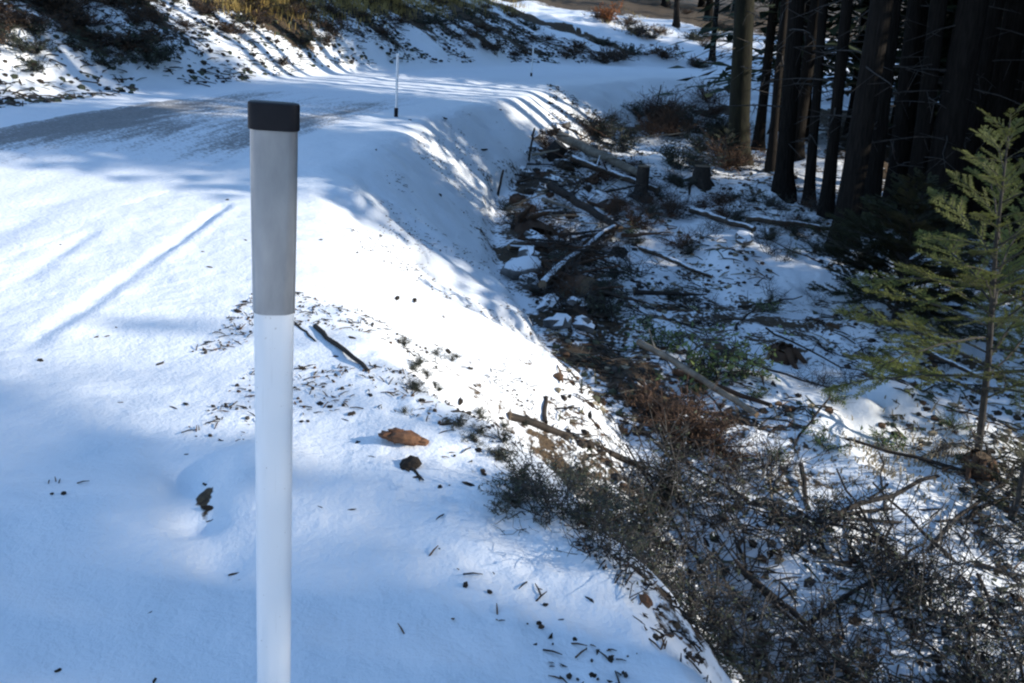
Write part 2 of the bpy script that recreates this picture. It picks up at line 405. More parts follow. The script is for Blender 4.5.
# where a sight line meets the ground (used once, to find where things stand)
_r = math.radians(ROLL); _p = math.radians(PITCH)
def ground_at(px, py):
    dx = px - 512; dy = 341.5 - py
    a = dx * math.cos(_r) - dy * math.sin(_r); bb = dx * math.sin(_r) + dy * math.cos(_r)
    d = np.array([a, F_PX * math.cos(_p) + bb * math.sin(_p), -F_PX * math.sin(_p) + bb * math.cos(_p)]); d /= np.linalg.norm(d)
    t = np.geomspace(.8, 120, 2600); P = d[None] * t[:, None] + np.array([0, 0, EYE])
    below = P[:, 2] < hz(P[:, 0], P[:, 1])
    k = int(np.argmax(below)) if below.any() else len(t) - 1
    p = P[k]; depth = t[k] * (d @ np.array([0, math.cos(_p), -math.sin(_p)]))
    return Vector(p), depth

# ------------------------------------------------------------------ the marker posts
def stadium(w, d, n=10):
    r = d / 2; h = max(w / 2 - r, 0); out = []
    for k in range(n + 1):
        a = -math.pi / 2 + math.pi * k / n; out.append((h + r * math.cos(a), r * math.sin(a)))
    for k in range(n + 1):
        a = math.pi / 2 + math.pi * k / n; out.append((-h + r * math.cos(a), r * math.sin(a)))
    return out
def loft(secs, name, mat, parent, caps=True, smooth=True):
    mb = MB(); n = len(secs[0][1]); vs = []; fs = []
    for z, sec in secs: vs += [(x, y, z) for x, y in sec]
    for i in range(len(secs) - 1):
        for k in range(n): fs.append([i * n + k, i * n + (k + 1) % n, (i + 1) * n + (k + 1) % n, (i + 1) * n + k])
    if caps: fs.append(list(range(n))[::-1]); fs.append([len(vs) - n + k for k in range(n)])
    mb.add(vs, fs); o = mb.build(name, mat, parent, smooth)
    if smooth: o.data.set_sharp_from_angle(angle=math.radians(40))
    return o
post_z = hz1(-.41, 1.42)
post = thing("marker_post", "white plastic roadside marker post with black cap and grey reflective band, close up", "marker post", (-.431, 1.42, 0), (0, math.radians(1.18), math.radians(16)))
def w_at(z): return .0655 + .0065 * float(sst(.75, 1.25, np.array(z)))
def d_at(z): return .050 - .022 * float(sst(.75, 1.25, np.array(z)))
zs = [post_z - .25, post_z + .1, .3, .5, .7, .8, .9, 1.0, 1.1, 1.2, 1.262]
loft([(z, stadium(w_at(z), d_at(z))) for z in zs], "tube", M_WHITE, post)
zs = [.939, .942, .99, 1.04, 1.1, 1.16, 1.2, 1.245, 1.2455]
loft([(z, stadium(w_at(z) + .0028, d_at(z) + .0028)) for z in zs], "reflective_band", M_BAND, post)
loft([(1.246, stadium(.079, .036)), (1.2468, stadium(.0805, .0375)), (1.284, stadium(.0805, .0375)), (1.2872, stadium(.079, .036)), (1.2885, stadium(.074, .031))], "cap", M_CAP, post)

def far_post(px, py, h, label, wid=.034, sink=.08):
    p, dep = ground_at(px, py)
    t = thing("marker_post", label, "marker post", (p.x, p.y, p.z), (0, 0, .3), "marker posts along the road edge")
    loft([(-.2, stadium(wid, wid * .8, 6)), (.5 * h, stadium(wid, wid * .8, 6)), (h - .04, stadium(wid, wid * .6, 6))], "tube", M_WHITE, t)
    loft([(h * .68, stadium(wid + .004, wid * .75, 6)), (h - .04, stadium(wid + .004, wid * .65, 6))], "reflective_band", M_WHITE, t)
    loft([(h - .04, stadium(wid + .01, wid * .75, 6)), (h, stadium(wid + .008, wid * .7, 6))], "cap", M_WHITE, t)
    loft([(-.1, stadium(wid + .02, wid + .02, 6)), (.12, stadium(wid + .02, wid + .02, 6))], "dark_foot", M_CAP, t)  # dark ring round the post's foot, in the cap's black
    return t
far_post(396, 117, .82, "slim white marker post with dark foot, standing mid-way at the road edge")
far_post(531, 78, .75, "tiny distant white marker post where the road bends out of sight", .034)

# ------------------------------------------------------------------ conifers
def crown_mesh(H, hb, R, n, seed, size=.55, mat=None):
    random.seed(seed); mb = MB()
    for k in range(n):
        f = random.random() ** 1.15; h = hb + (H - hb) * f
        L = R * (1 - f) ** .75 * random.uniform(.7, 1.1) + .25; az = random.uniform(0, 6.283)
        d = Vector((math.cos(az), math.sin(az), 0)); side = Vector((-d.y, d.x, 0)); droop = random.uniform(.15, .45)
        m = max(3, int(L / .34))
        for q in range(m):
            t = (q + random.random()) / m; p = d * (L * t) + Vector((0, 0, h + .25 * L * t - droop * L * t * t))
            a = random.choice((-1, 1)) * random.uniform(.2, 1.0); u = (d * math.cos(a) + side * math.sin(a) + Vector((0, 0, random.uniform(-.5, .05)))).normalized()
            v = u.cross(Vector((random.uniform(-.4, .4), random.uniform(-.4, .4), 1))).normalized()
            sz = size * random.uniform(.6, 1.2); mb.card(p, u * sz, v * sz * .55)
    return mb.mesh("crown", mat or M_NEEDLE)
def trunk_mesh(r, H, bend, seed, n=12):
    random.seed(seed); mb = MB(); pts = []; rr = []
    for z in [-.5, -.1, .05, .2, .45, .9, 1.6, 2.6, 4, 6, 9, 13, 18, H]:
        t = max(z, 0) / H
        flare = 1 + .75 * math.exp(-max(z, 0) / .28)
        pts.append((bend * math.sin(t * 2.2) + random.uniform(-.02, .02), bend * .4 * t + random.uniform(-.02, .02), z)); rr.append(r * flare * (1 - .93 * t) + .01)
    mb.tube(pts, rr, n, jag=.07); return mb.mesh("trunk", M_BARK, True)
def dead_branches_mesh(seed, r, n=16):
    random.seed(seed); mb = MB()
    for k in range(n):
        z = random.uniform(.9, 6.5); az = random.uniform(0, 6.283); L = random.uniform(.3, 1.3); d = Vector((math.cos(az), math.sin(az), random.uniform(-.25, .2)))
        p0 = Vector((0, 0, z)); pts = [p0]
        for q in range(1, 4): pts.append(p0 + d * (L * q / 3) + Vector((random.uniform(-.07, .07), random.uniform(-.07, .07), -.12 * (q / 3) ** 2 * L)))
        mb.tube(pts, [.014, .010, .007, .003], 4)
        for q in range(4):
            a = pts[1].lerp(pts[3], random.random()); e = a + Vector((random.uniform(-.35, .35), random.uniform(-.35, .35), random.uniform(-.3, .1)))
            mb.tube([a, e], [.007, .003], 3)
    return mb.mesh("dead_branches", M_TWIG)
random.seed(3)
CROWNS = [crown_mesh(22 + i, 4.3 + .5 * i, 2.5 + .15 * i, 300, 100 + i) for i in range(4)]
CROWNH = [crown_mesh(23 + i, 9.0, 2.0, 240, 160 + i) for i in range(2)]
CROWNL = [crown_mesh(20, 1.1, 2.4, 400, 140 + i) for i in range(2)]
TRUNKS = [trunk_mesh(.2, 22 + i, (-.5, .3, .6, -.2)[i], 200 + i) for i in range(4)]
DEADS = [dead_branches_mesh(300 + i, .2) for i in range(4)]
TREES = []
def tree(x, y, rad, label, group="conifers of the dark forest", low=False, lean=(0, 0), dead=True, mossy=False, hs=1.0, high=False):
    k = random.randrange(4); z = hz1(x, y)
    t = thing("conifer_tree", label, "conifer tree", (x, y, z), (lean[0], lean[1] - .10 + random.uniform(-.03, .03), 0), group)
    tr = link(bpy.data.objects.new("trunk", TRUNKS[k].copy() if mossy else TRUNKS[k]), t); tr.scale = (rad / .2, rad / .2, hs)
    if mossy: tr.data.materials[0] = M_MOSS
    cr = link(bpy.data.objects.new("crown", random.choice(CROWNH) if high else random.choice(CROWNL) if low else CROWNS[k]), t); q = random.uniform(.85, 1.15); cr.scale = (q, q, hs)
    cr['kind'] = 'stuff'
    if dead:
        db = link(bpy.data.objects.new("dead_branches", DEADS[k]), t); db['kind'] = 'stuff'; db.rotation_euler.z = random.uniform(0, 6.28)
    TREES.append((x, y)); return t
def ptree(px, py, wpx, label, lean=(0, 0), mossy=False):
    p, dep = ground_at(px, py)
    return tree(p.x, p.y, wpx / 2 * dep / F_PX, label, lean=lean, mossy=mossy, high=True)
ptree(737, 166, 20, "straight conifer trunk with mossy foot at the forest edge, first beside the road", (0, -.03), True)
ptree(783, 196, 16, "dark conifer trunk just behind the snowy clearing, second from the road", (0, -.07))
ptree(842, 252, 22, "thick conifer trunk leaning at the edge of the clearing, snow patch at its foot", (0, .03))
ptree(808, 205, 9, "thin dark conifer between the leaning trunk and its neighbour")
ptree(770, 172, 8, "slender pole-thin conifer close behind the mossy trunk", (0, .03))
ptree(893, 225, 20, "dark conifer trunk rising behind the shaded evergreen bush", (0, -.03))
ptree(930, 240, 28, "broad dark conifer trunk behind the young fir", (0, -.02))
ptree(975, 228, 22, "dark conifer trunk behind the tip of the young fir", (0, .02))
ptree(826, 215, 11, "slim dark conifer just short of the leaning trunk")
ptree(868, 232, 15, "dark conifer trunk filling the gap right behind the leaning trunk")
ptree(910, 232, 16, "dark conifer trunk between the evergreen bush and the broad trunk")
ptree(955, 226, 18, "dark conifer trunk squeezed between two broad trunks behind the young fir")
ptree(758, 150, 9, "slim dark conifer next behind the mossy-footed trunk")
ptree(795, 160, 12, "dark conifer deep behind the second trunk from the road")
ptree(993, 215, 15, "slim dark conifer behind the young fir's leader shoot")
ptree(1012, 235, 30, "broad dark conifer trunk at the edge of view behind the young fir")
ptree(868, 190, 13, "conifer deep in shade between two thicker trunks")
ptree(676, 26, 5, "thin distant tree on the far sunlit strip beyond the road")
ptree(712, 60, 5, "thin distant tree standing on the far snow slope")

LANES = [(3.95, 6.0), (39, 42)]
SLITS = [(-4.0, -.6, 2.0, 99), (2.0, 2.3, .5, 16), (10.7, 11.7, 1.15, 40), (16.8, 18.2, 2.0, 60)]
def lane_hit(x, y, r):
    p = .10 * x + .995 * y
    return any(a - r < p < b + r for a, b in LANES) or any(a - m < p < b + m and x < xm for a, b, m, xm in SLITS)
def scatter(n, x0, x1, y0, y1, mind, ok):
    got = 0; tries = 0
    while got < n and tries < n * 40:
        tries += 1; x = random.uniform(x0, x1); y = random.uniform(y0, y1)
        if any((x - a) ** 2 + (y - b) ** 2 < mind * mind for a, b in TREES): continue
        if not ok(x, y): continue
        got += 1; yield x, y
def infr(x, y): return y > 3 and -.66 < x / y < .66
fl = "dark conifer in the dense shaded forest"
S_ROAD = lambda x, y: road_coord(np.array([x]), np.array([y]))[0][0]
random.seed(6)
for x, y in list(scatter(92, 7.5, 40, -12, 12.5, 1.9, lambda x, y: not infr(x, y) and not lane_hit(x, y, 1.9))):
    tree(x, y, random.uniform(.12, .22), fl, low=True, dead=False)      # the same forest on the sunward side of the clearing
random.seed(15)
for x, y in list(scatter(128, 5.2, 30, 12.5, 38, 1.25, lambda x, y: S_ROAD(x, y) > 5.2 and x > 4.6 + .13 * (y - 12) and not lane_hit(x, y, .4))):
    tree(x, y, random.uniform(.10, .22), fl, low=y > 17 or random.random() < .3, dead=y < 26)
for x, y in list(scatter(24, -16, 22, 49, 75, 2.6, lambda x, y: S_ROAD(x, y) < -4)):
    tree(x, y, random.uniform(.14, .25), fl, low=True, dead=False)
for x, y in list(scatter(34, 18, 65, 30, 75, 2.6, lambda x, y: S_ROAD(x, y) > 6 and not lane_hit(x, y, .5))):
    tree(x, y, random.uniform(.14, .25), fl, low=True, dead=False)

# ------------------------------------------------------------------ young fir in the sun and the dark one beside it
def fir_branch_mesh(L, seed, mat, dens=1.0, name="branch"):
    random.seed(seed); mb = MB(); N = 7; pts = []
    for q in range(N + 1):
        t = q / N; pts.append(Vector((L * t, random.uniform(-.02, .02) * L, .10 * L * t - .20 * L * t * t)))
    mb.tube(pts, [.008 * L + .0025 - (.006 * L) * q / N for q in range(N + 1)], 4, mi=1)
    def needles(a, b, n):
        d = (b - a); u = d.normalized(); s = u.cross(Vector((0, 0, 1))).normalized()
        for k in range(n):
            c = a + d * random.random(); an = random.uniform(.5, 1.25) * random.choice((-1, 1))
            dirn = (u * math.cos(an) + s * math.sin(an) + Vector((0, 0, random.uniform(-.25, .35)))).normalized()
            ln = random.uniform(.026, .05); w = dirn.cross(Vector((random.uniform(-.3, .3), random.uniform(-.3, .3), 1))).normalized()
            mb.card(c, dirn * ln, w * .012)
    for q in range(int(13 * dens)):
        t = random.uniform(.16, 1.0); i = min(int(t * N), N - 1); a = pts[i].lerp(pts[i + 1], t * N - i)
        sd = 1 if q % 2 else -1; ln = L * (1.05 - t) * .5 * random.uniform(.6, 1.1) + .05
        b = a + Vector((.75 * ln, sd * .62 * ln, random.uniform(-.16, .03) * ln))
        mb.tube([a, b], [.003, .0015], 3, mi=1); needles(a, b, int(ln * 190 * dens) + 5)
    for i in range(N): needles(pts[i], pts[i + 1], int(L * 16 * dens) + 2)
    return mb.mesh(name, [mat, M_TWIG])
def young_fir(px, py, H, R, label, mat, nb, seed, dens=1.0, base=.1, lean=(0, 0), p=None):
    if p is None: p, _ = ground_at(px, py)
    random.seed(seed)
    t = thing("young_fir", label, "young fir", (p.x, p.y, p.z), (lean[0], lean[1], 0))
    mb = MB(); mb.tube([(0, 0, -.1), (.01, 0, .3 * H), (-.01, .01, .65 * H), (0, 0, H)], [.026, .021, .013, .003], 7); mb.build("trunk", M_TWIG, t, True)
    protos = [fir_branch_mesh(1.0, seed + 1 + i, mat, dens) for i in range(4)]
    for k in range(nb):
        f = (k + random.random() * .7) / nb; h = H * (base + (1 - base) * f ** .95)
        L = (R * (1 - f) ** .8 + .10) * random.uniform(.65, 1.1)
        o = link(bpy.data.objects.new("branch", protos[k % 4]), t); o.location = (0, 0, h); o.scale = (L, L, L)
        o.rotation_euler = (random.uniform(-.2, .2), random.uniform(-.5, .05) - .45 * f, k * 2.4 + random.uniform(-.4, .4))
    return t
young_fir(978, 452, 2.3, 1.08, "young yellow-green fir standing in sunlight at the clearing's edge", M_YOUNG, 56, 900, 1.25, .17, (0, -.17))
pf, _ = ground_at(893, 320)
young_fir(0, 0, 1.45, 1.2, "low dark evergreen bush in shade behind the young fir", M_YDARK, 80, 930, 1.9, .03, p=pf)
pf, _ = ground_at(1010, 520)
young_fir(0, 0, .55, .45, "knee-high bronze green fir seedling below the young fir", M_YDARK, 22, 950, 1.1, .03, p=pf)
pf, _ = ground_at(722, 168)
young_fir(0, 0, .8, .5, "mossy green fir seedling at the foot of the first trunk", M_LEAFD, 26, 970, 1.1, .03, p=pf)

# ------------------------------------------------------------------ shrubs
def shrub_meshes(seed, h, sp, n, leaves, leaf, lsize=.035, snow=0, upright=.5, twig=M_TWIG, thin=1.0):
    random.seed(seed); mb = MB(); lb = MB(); sb = MB()
    for k in range(n):
        az = random.uniform(0, 6.283); r0 = random.uniform(0, .25) * sp
        b = Vector((r0 * math.cos(az * 1.7), r0 * math.sin(az * 1.7), -.05)); L = h * random.uniform(.5, 1.15)
        out = random.uniform(.1, 1) * sp; d = Vector((math.cos(az) * out, math.sin(az) * out, L * random.uniform(upright, 1)))
        pts = [b]
        for q in range(1, 5):
            t = q / 4; pts.append(b + Vector((d.x * t, d.y * t, d.z * (t ** .8) * (1 - .12 * t))) + Vector((random.gauss(0, .05), random.gauss(0, .05), random.gauss(0, .04))) * h)
        r = random.uniform(.0035, .0065) * thin; mb.tube(pts, [r * (1.1 - .2 * q) for q in range(5)], 3)
        for q in range(5):
            t = random.uniform(.25, 1); i = min(int(t * 4), 3); a = pts[i].lerp(pts[i + 1], t * 4 - i)
            e = a + Vector((random.gauss(0, .14), random.gauss(0, .14), random.gauss(.07, .09))) * h * 1.5; m = a.lerp(e, .5) + Vector((random.gauss(0, .02), random.gauss(0, .02), random.gauss(0, .02)))
            mb.tube([a, m, e], [r * .6, r * .45, r * .22], 3)
            for _ in range(leaves):
                c = a.lerp(e, random.random()); u = Vector((random.gauss(0, 1), random.gauss(0, 1), random.gauss(0, .6))).normalized(); v = u.cross(Vector((random.gauss(0, .5), random.gauss(0, .5), 1))).normalized()
                s = lsize * random.uniform(.6, 1.3); lb.card(c, u * s, v * s * .6)
            for _ in range(3):
                if random.random() < snow:
                    c = a.lerp(e, random.random()) + Vector((0, 0, .004)); u = Vector((random.gauss(0, 1), random.gauss(0, 1), random.gauss(0, .3))).normalized(); v = u.cross(Vector((random.gauss(0, .4), random.gauss(0, .4), 1))).normalized()
                    q = random.uniform(.008, .022); sb.card(c, u * q, v * q * .7)
    out = [("twigs", mb.mesh("twigs", twig))]
    if lb.v: out.append(("leaves", lb.mesh("leaves", leaf)))
    if sb.v: out.append(("frosted_leaves", sb.mesh("frosted_leaves", M_RIME)))
    return out
def shrub(kit, p, label, name="shrub", cat="shrub", group=None, sc=1.0, rot=None):
    t = thing(name, label, cat, (p.x, p.y, p.z), (0, 0, random.uniform(0, 6.28)), group, sc)
    for nm, m in kit: link(bpy.data.objects.new(nm, m), t)['kind'] = 'stuff'
    return t
K_TANGLE = [shrub_meshes(400 + i, .50, .5, 15, 2, M_LEAFD, .026, .3, .3, M_TWIG, 1.0) for i in range(3)]
K_BARE = [shrub_meshes(410 + i, .58, .45, 13, 0, M_LEAFD, .02, .3, .35, M_TWIG, 1.05) for i in range(2)]
K_RED = [shrub_meshes(420 + i, .42, .45, 46, 4, M_LEAFB, .026, 0, .3, M_RTWIG) for i in range(2)]
K_GREEN = [shrub_meshes(430 + i, .38, .34, 16, 4, M_LEAFG, .045, .1, .4, M_TWIG) for i in range(2)]
K_DARK = [shrub_meshes(440 + i, .38, .42, 34, 7, M_LEAFD, .03, .05, .25) for i in range(2)]
K_BANK = [shrub_meshes(450 + i, .36, .7, 34, 6, (M_LEAFD, M_LEAFB, M_LEAFD)[i], .06, .05, .2, M_TWIG, 1.8) for i in range(3)]
K_BANK[2] = shrub_meshes(456, .40, .6, 36, 5, M_LEAFB, .05, .05, .2, M_TWIG, 1.8)
K_RUST = [shrub_meshes(460, .7, .6, 26, 8, M_RUST, .07, 0, .4, M_RTWIG, 2)]
def at(px, py): return ground_at(px, py)[0]
random.seed(21)
for (px, py, kit, sc, lab, nm) in [
    (690, 435, K_RED[0], 1.0, "red-brown brush heap under the long pale pole", "brush"), (655, 415, K_RED[1], .85, "red-brown brush at the foot of the sunlit slope", "brush"),
    (720, 455, K_RED[1], .8, "brown dead brush beside the lower end of the long pole", "brush"),
    (705, 375, K_GREEN[0], 1.5, "sunlit bright green leafy shrub in the middle of the clearing", "shrub"), (745, 375, K_GREEN[1], 1.2, "small green leafy shrub next to the bright one", "shrub"),
    (655, 348, K_GREEN[1], 1.2, "green leafy shrub by the toe of the snow slope", "shrub"), (765, 312, K_GREEN[0], .6, "low green sprig on snow near the leaning trunk", "shrub"),
    (690, 130, K_DARK[0], 2.0, "dark bush clump below the road end", "shrub"), (668, 115, K_RED[0], 1.9, "dark brown bush on the road shoulder's far corner", "shrub"),
    (710, 118, K_RED[1], 1.8, "reddish bush in front of the far snow slope", "shrub"), (700, 150, K_DARK[1], 1.7, "dark bush near the mossy trunk", "shrub"),
    (625, 140, K_DARK[1], 1.4, "dark brush on top of the slash heap", "shrub"), (590, 132, K_RED[0], 1.0, "brown brush hanging over the slash heap", "shrub"),
    (608, 22, K_RUST[0], 1.3, "rusty orange leaved bush at the end of the bank", "shrub")]:
    shrub(kit, at(px, py), lab, nm, "shrub", None, sc)
def xyz(x, y): return Vector((x, y, hz1(x, y)))
for (x, y, kit, sc, lab) in [(.42, 3.75, K_DARK[0], .8, "dark olive shrub just behind the near snow mound"), (.72, 3.5, K_DARK[1], .85, "dark dense shrub beyond the near snow mound"),
                             (.38, 4.15, K_DARK[1], .6, "small dark shrub below the slanting log"), (.75, 4.1, K_DARK[0], .8, "olive shrub just under the slanting log"),
                             (1.0, 3.25, K_DARK[1], .75, "low dark shrub hugging the back of the snow mound"), (.15, 3.55, K_DARK[1], .6, "small dark shrub farthest up the back of the near snow mound"), (.22, 3.2, K_DARK[0], .5, "tiny olive shrub peeping over the near snow mound"), (.45, 2.95, K_DARK[1], .6, "dark shrub peeping over the crest of the near snow mound"),
                             (.95, 4.6, K_DARK[0], .8, "olive shrub at the toe of the sunlit slope below the log's end")]:
    shrub(kit, xyz(x, y), lab, "shrub", "shrub", None, sc)
random.seed(26)
for (px, py, kit, sc) in [(528, 492, K_DARK[0], .42), (552, 508, K_TANGLE[0], .5), (580, 520, K_DARK[1], .5), (535, 520, K_TANGLE[1], .42), (600, 545, K_TANGLE[2], .5), (560, 478, K_TANGLE[1], .45), (610, 505, K_DARK[0], .55), (625, 570, K_TANGLE[0], .5), (518, 505, K_DARK[1], .36)]:
    shrub(kit, at(px, py), "dark scrub creeping up the back of the near snow mound", "brush", "brush", "scrub on the back of the near snow mound", sc)
g = "dark leafless brush filling the shaded hollow"
tl = ["grey brushwood tangle in the shaded hollow below the embankment", "bare twiggy brush in the shaded hollow below the embankment"]
random.seed(22); cnt = 0
while cnt < 40:
    px = random.uniform(560, 1075); py = random.uniform(470, 780)
    if py > 683 and px < 700: continue
    lim = 515 + (py - 500) * 1.32
    if px < lim: continue
    if 850 < px < 980 and py < 500: continue
    k = random.random() < .72
    p = at(px, py)
    if p.z > -.7: continue
    shrub(random.choice(K_TANGLE) if k else random.choice(K_BARE), p, tl[0] if k else tl[1], "brush", "brush", g + (" with leaves" if k else " without leaves"), random.uniform(.75, 1.25)); cnt += 1
for (x, y) in [(1.25, 3.6), (1.0, 3.75), (1.45, 3.2), (1.6, 2.8), (1.35, 4.0), (1.75, 3.5), (1.95, 2.9), (1.7, 4.3), (1.15, 4.7), (2.1, 3.9), (1.5, 2.35), (.6, 3.95), (.85, 3.75), (.9, 3.3), (1.15, 2.95), (1.3, 2.6), (.55, 3.5), (1.2, 3.3)]:
    k = random.random() < .6
    shrub(random.choice(K_TANGLE) if k else random.choice(K_BARE), xyz(x + random.uniform(-.1, .1), y), tl[0] if k else tl[1], "brush", "brush", g + (" with leaves" if k else " without leaves"), random.uniform(.8, 1.15))
random.seed(25); cnt = 0
while cnt < 40:                                    # scrub grown through the slash heap and the shaded strip beyond
    py = random.uniform(100, 320); px = 500 + max(0, py - 230) * .45 + max(0, 195 - py) * .6 + abs(random.gauss(0, 75))
    if px > 800 or (py > 235 and px > 700): continue
    p = at(px, py)
    if p.z > -.45: continue
    k = cnt % 3
    shrub((random.choice(K_DARK), random.choice(K_BARE), random.choice(K_RED))[k], p, ("dark leafy scrub growing through the slash heap", "bare grey scrub growing through the slash heap", "brown dead scrub growing through the slash heap")[k], "shrub", "shrub", ("dark scrub in the slash", "grey scrub in the slash", "brown scrub in the slash")[k], random.uniform(.5, 1.1)); cnt += 1
for k in range(20):
    px = random.uniform(585, 735); py = random.uniform(98, 168)
    if py < 98 + max(0, 650 - px) * .55: continue
    shrub(random.choice(K_DARK + K_RED), at(px, py), "dark bush in the thicket under the road's bend", "shrub", "shrub", "dark thicket under the road's bend", random.uniform(1.2, 2.0))
random.seed(27)
for k in range(48):
    px = random.uniform(600, 835); py = random.gauss(212, 16) + (px - 720) * .06
    q = k % 3
    shrub((K_DARK, K_BARE, K_RED)[q][k % 2], at(px, py), ("dark leafy scrub", "bare grey scrub", "brown dead scrub")[q] + " in the band before the forest", "shrub", "shrub", ("dark scrub in the slash", "grey scrub in the slash", "brown scrub in the slash")[q], random.uniform(.45, .9))
for k in range(22):
    px = random.uniform(400, 530); py = 350 + (px - 400) * .62 + random.gauss(18, 22)
    shrub(K_DARK[k % 2], at(px, py), "tiny dark sprig poking out of the snow slope", "sprig", "sprig", "tiny dark sprigs on the snow slope", random.uniform(.09, .2))
cnt = 0
while cnt < 26:                                    # thinner growth further out in the clearing
    px = random.uniform(600, 1000); py = random.uniform(190, 470)
    if px < 520 + (py - 190) * .52 or (px > 850 and py < 330): continue
    p = at(px, py)
    k = random.random()
    shrub(random.choice(K_GREEN if k < .35 else K_BARE), p, "low green sprig poking through the clearing's snow" if k < .35 else "low bare brush poking through the clearing's snow", "shrub", "shrub", "low green sprigs in the clearing" if k < .35 else "low bare brush in the clearing", random.uniform(.35, .7)); cnt += 1
# dark scrub clumps on the cut bank across the road
random.seed(23); cnt = 0
while cnt < 115:
    px = random.uniform(-30, 640); py = random.uniform(-8, 88) ** 1.0
    if py > 80 - .02 * px: continue
    if random.random() < py / 95: continue
    p = at(px, py)
    if road_coord(np.array([p.x]), np.array([p.y]))[0][0] > -2.4 or p.y > 34: continue
    k = random.choice((0, 1, 1, 2))
    shrub(K_BANK[k], p, ("dark scrub clump on the snowy cut bank", "brown scrub clump on the snowy cut bank", "brown scrub clump on the snowy cut bank")[k], "shrub", "shrub", ("dark scrub on the bank", "brown scrub on the bank", "brown scrub on the bank")[k], random.uniform(.35, .95)); cnt += 1
random.seed(24); cnt = 0
while cnt < 22:                                    # bushes on the far slope and the forest floor
    px = random.uniform(590, 740); py = random.uniform(12, 78)
    p = at(px, py)
    if road_coord(np.array([p.x]), np.array([p.y]))[0][0] > -1.9 and p.y < 44: continue
    shrub(K_BANK[cnt % 3], p, "small dark bush on the far snow slope beyond the bend", "shrub", "shrub", "bushes on the far slope", random.uniform(.8, 1.7)); cnt += 1

# dry grass: on the brow of the bank and one sunlit patch in the clearing
def grass(name, spots, h, per, spread, mat=None):
    random.seed(31); mb = MB()
    for p in spots:
        for _ in range(per):
            x = p.x + random.gauss(0, spread); y = p.y + random.gauss(0, spread); z = p.z if per < 2 else None
            a = random.uniform(0, 6.28); l = h * random.uniform(.5, 1.2); out = random.uniform(.2, .9) * l
            mb.v  # noqa
            spots2.append((x, y, a, l, out))
    X = np.array(spots2); Z = hz(X[:, 0], X[:, 1])
    for (x, y, a, l, out), z in zip(spots2, Z):
        d = Vector((math.cos(a), math.sin(a), 0)); w = Vector((-d.y, d.x, 0)) * (.006 * (1 + h * 2)); b = Vector((x, y, z - .02))
        m = b + d * out * .4 + Vector((0, 0, l * .7)); e = b + d * out + Vector((0, 0, l * .75))
        mb.add([tuple(b - w), tuple(b + w), tuple(m + w * .7), tuple(m - w * .7), tuple(e)], [[0, 1, 2, 3], [3, 2, 4]])
    return tag(mb.build(name, mat or M_GRASS), kind='stuff')
spots2 = []
random.seed(32)
tag(grass("dry_grass", [at(random.uniform(225, 520), random.uniform(-6, 14)) for _ in range(150)] + [at(random.uniform(600, 720), random.uniform(14, 36)) for _ in range(12)], .28, 26, .22),
    "dry yellow grass along the brow of the cut bank", "grass")
spots2 = []
tag(grass("dry_grass", [at(random.gauss(915, 38), random.gauss(465, 14)) for _ in range(46)], .07, 18, .16, M_STRAW),
    "flattened straw grass in the sunlit patch below the young fir", "grass")

# ------------------------------------------------------------------ slash: logs, stumps, roots, stones
def log(p0, p1, r0, r1, label, mat=M_LOG, name="log", cat="log", group=None, n=9, wob=.04, cut=M_CUT, stubs=0):
    p0 = Vector(p0); p1 = Vector(p1); L = (p1 - p0).length; N = 7; mb = MB(); pts = []
    for q in range(N + 1):
        t = q / N; pts.append((p1 - p0) * t + Vector((random.gauss(0, wob), random.gauss(0, wob), random.gauss(0, wob * .5))) * L * .25)
    t = thing(name, label, cat, p0, (0, 0, 0), group)
    rad = [r0 + (r1 - r0) * q / N for q in range(N + 1)]
    mb.tube(pts, rad, n, jag=.08); mb.build("bark", mat, t, True)
    if r0 > .02:
        c = MB(); d = (pts[0] - pts[1]).normalized(); c.tube([pts[0] - d * .01, pts[0] + d * .004], [r0 * .97, r0 * .95], n, cap0=True, cap1=True); c.build("cut_end", cut, t); c = MB()
        d = (pts[-1] - pts[-2]).normalized(); c.tube([pts[-1] - d * .01, pts[-1] + d * .004], [r1 * .97, r1 * .95], n, cap0=True, cap1=True); c.build("cut_end", cut, t)
    for _ in range(stubs):
        s = MB(); i = random.randrange(1, N); dv = Vector((random.gauss(0, 1), random.gauss(0, 1), random.uniform(.3, 1))).normalized()
        s.tube([pts[i], pts[i] + dv * random.uniform(.1, .35)], [rad[i] * .35, rad[i] * .12], 5, cap1=True); s.build("branch_stub", mat, t)
    return t
def plog(a, b, r0, r1, label, lift=.0, **kw):
    p, q = at(*a), at(*b); return log(p + Vector((0, 0, r0 * .6 + lift)), q + Vector((0, 0, r1 * .6 + lift)), r0, r1, label, **kw)
random.seed(40)
plog((640, 362), (752, 434), .028, .02, "long pale grey pole lying across the red-brown brush", .14, mat=M_PALE, stubs=1)
plog((672, 385), (768, 420), .022, .015, "brown pole behind the long pale one", .10, mat=M_ROT)
plog((512, 420), (644, 468), .025, .018, "dark slanting log lying across the lower snow slope", .01, mat=M_LOGD, stubs=2)
plog((316, 328), (368, 372), .012, .009, "dark stick lying on the snow beside the marker post", .0, mat=M_LOGD, name="stick", cat="stick")
plog((292, 322), (316, 342), .009, .004, "short dark stick right against the marker post's edge", .0, mat=M_LOGD, name="stick", cat="stick")
plog((545, 424), (546, 398), .014, .012, "short upright stub on the slanting dark log", .0, mat=M_LOGD, name="stick", cat="stick")
plog((560, 150), (640, 188), .09, .06, "pale sunlit split log on top of the slash heap", .18, mat=M_PALE, stubs=2)
plog((572, 168), (655, 200), .06, .05, "weathered log just below the pale sunlit one", .12, mat=M_LOG, stubs=2)
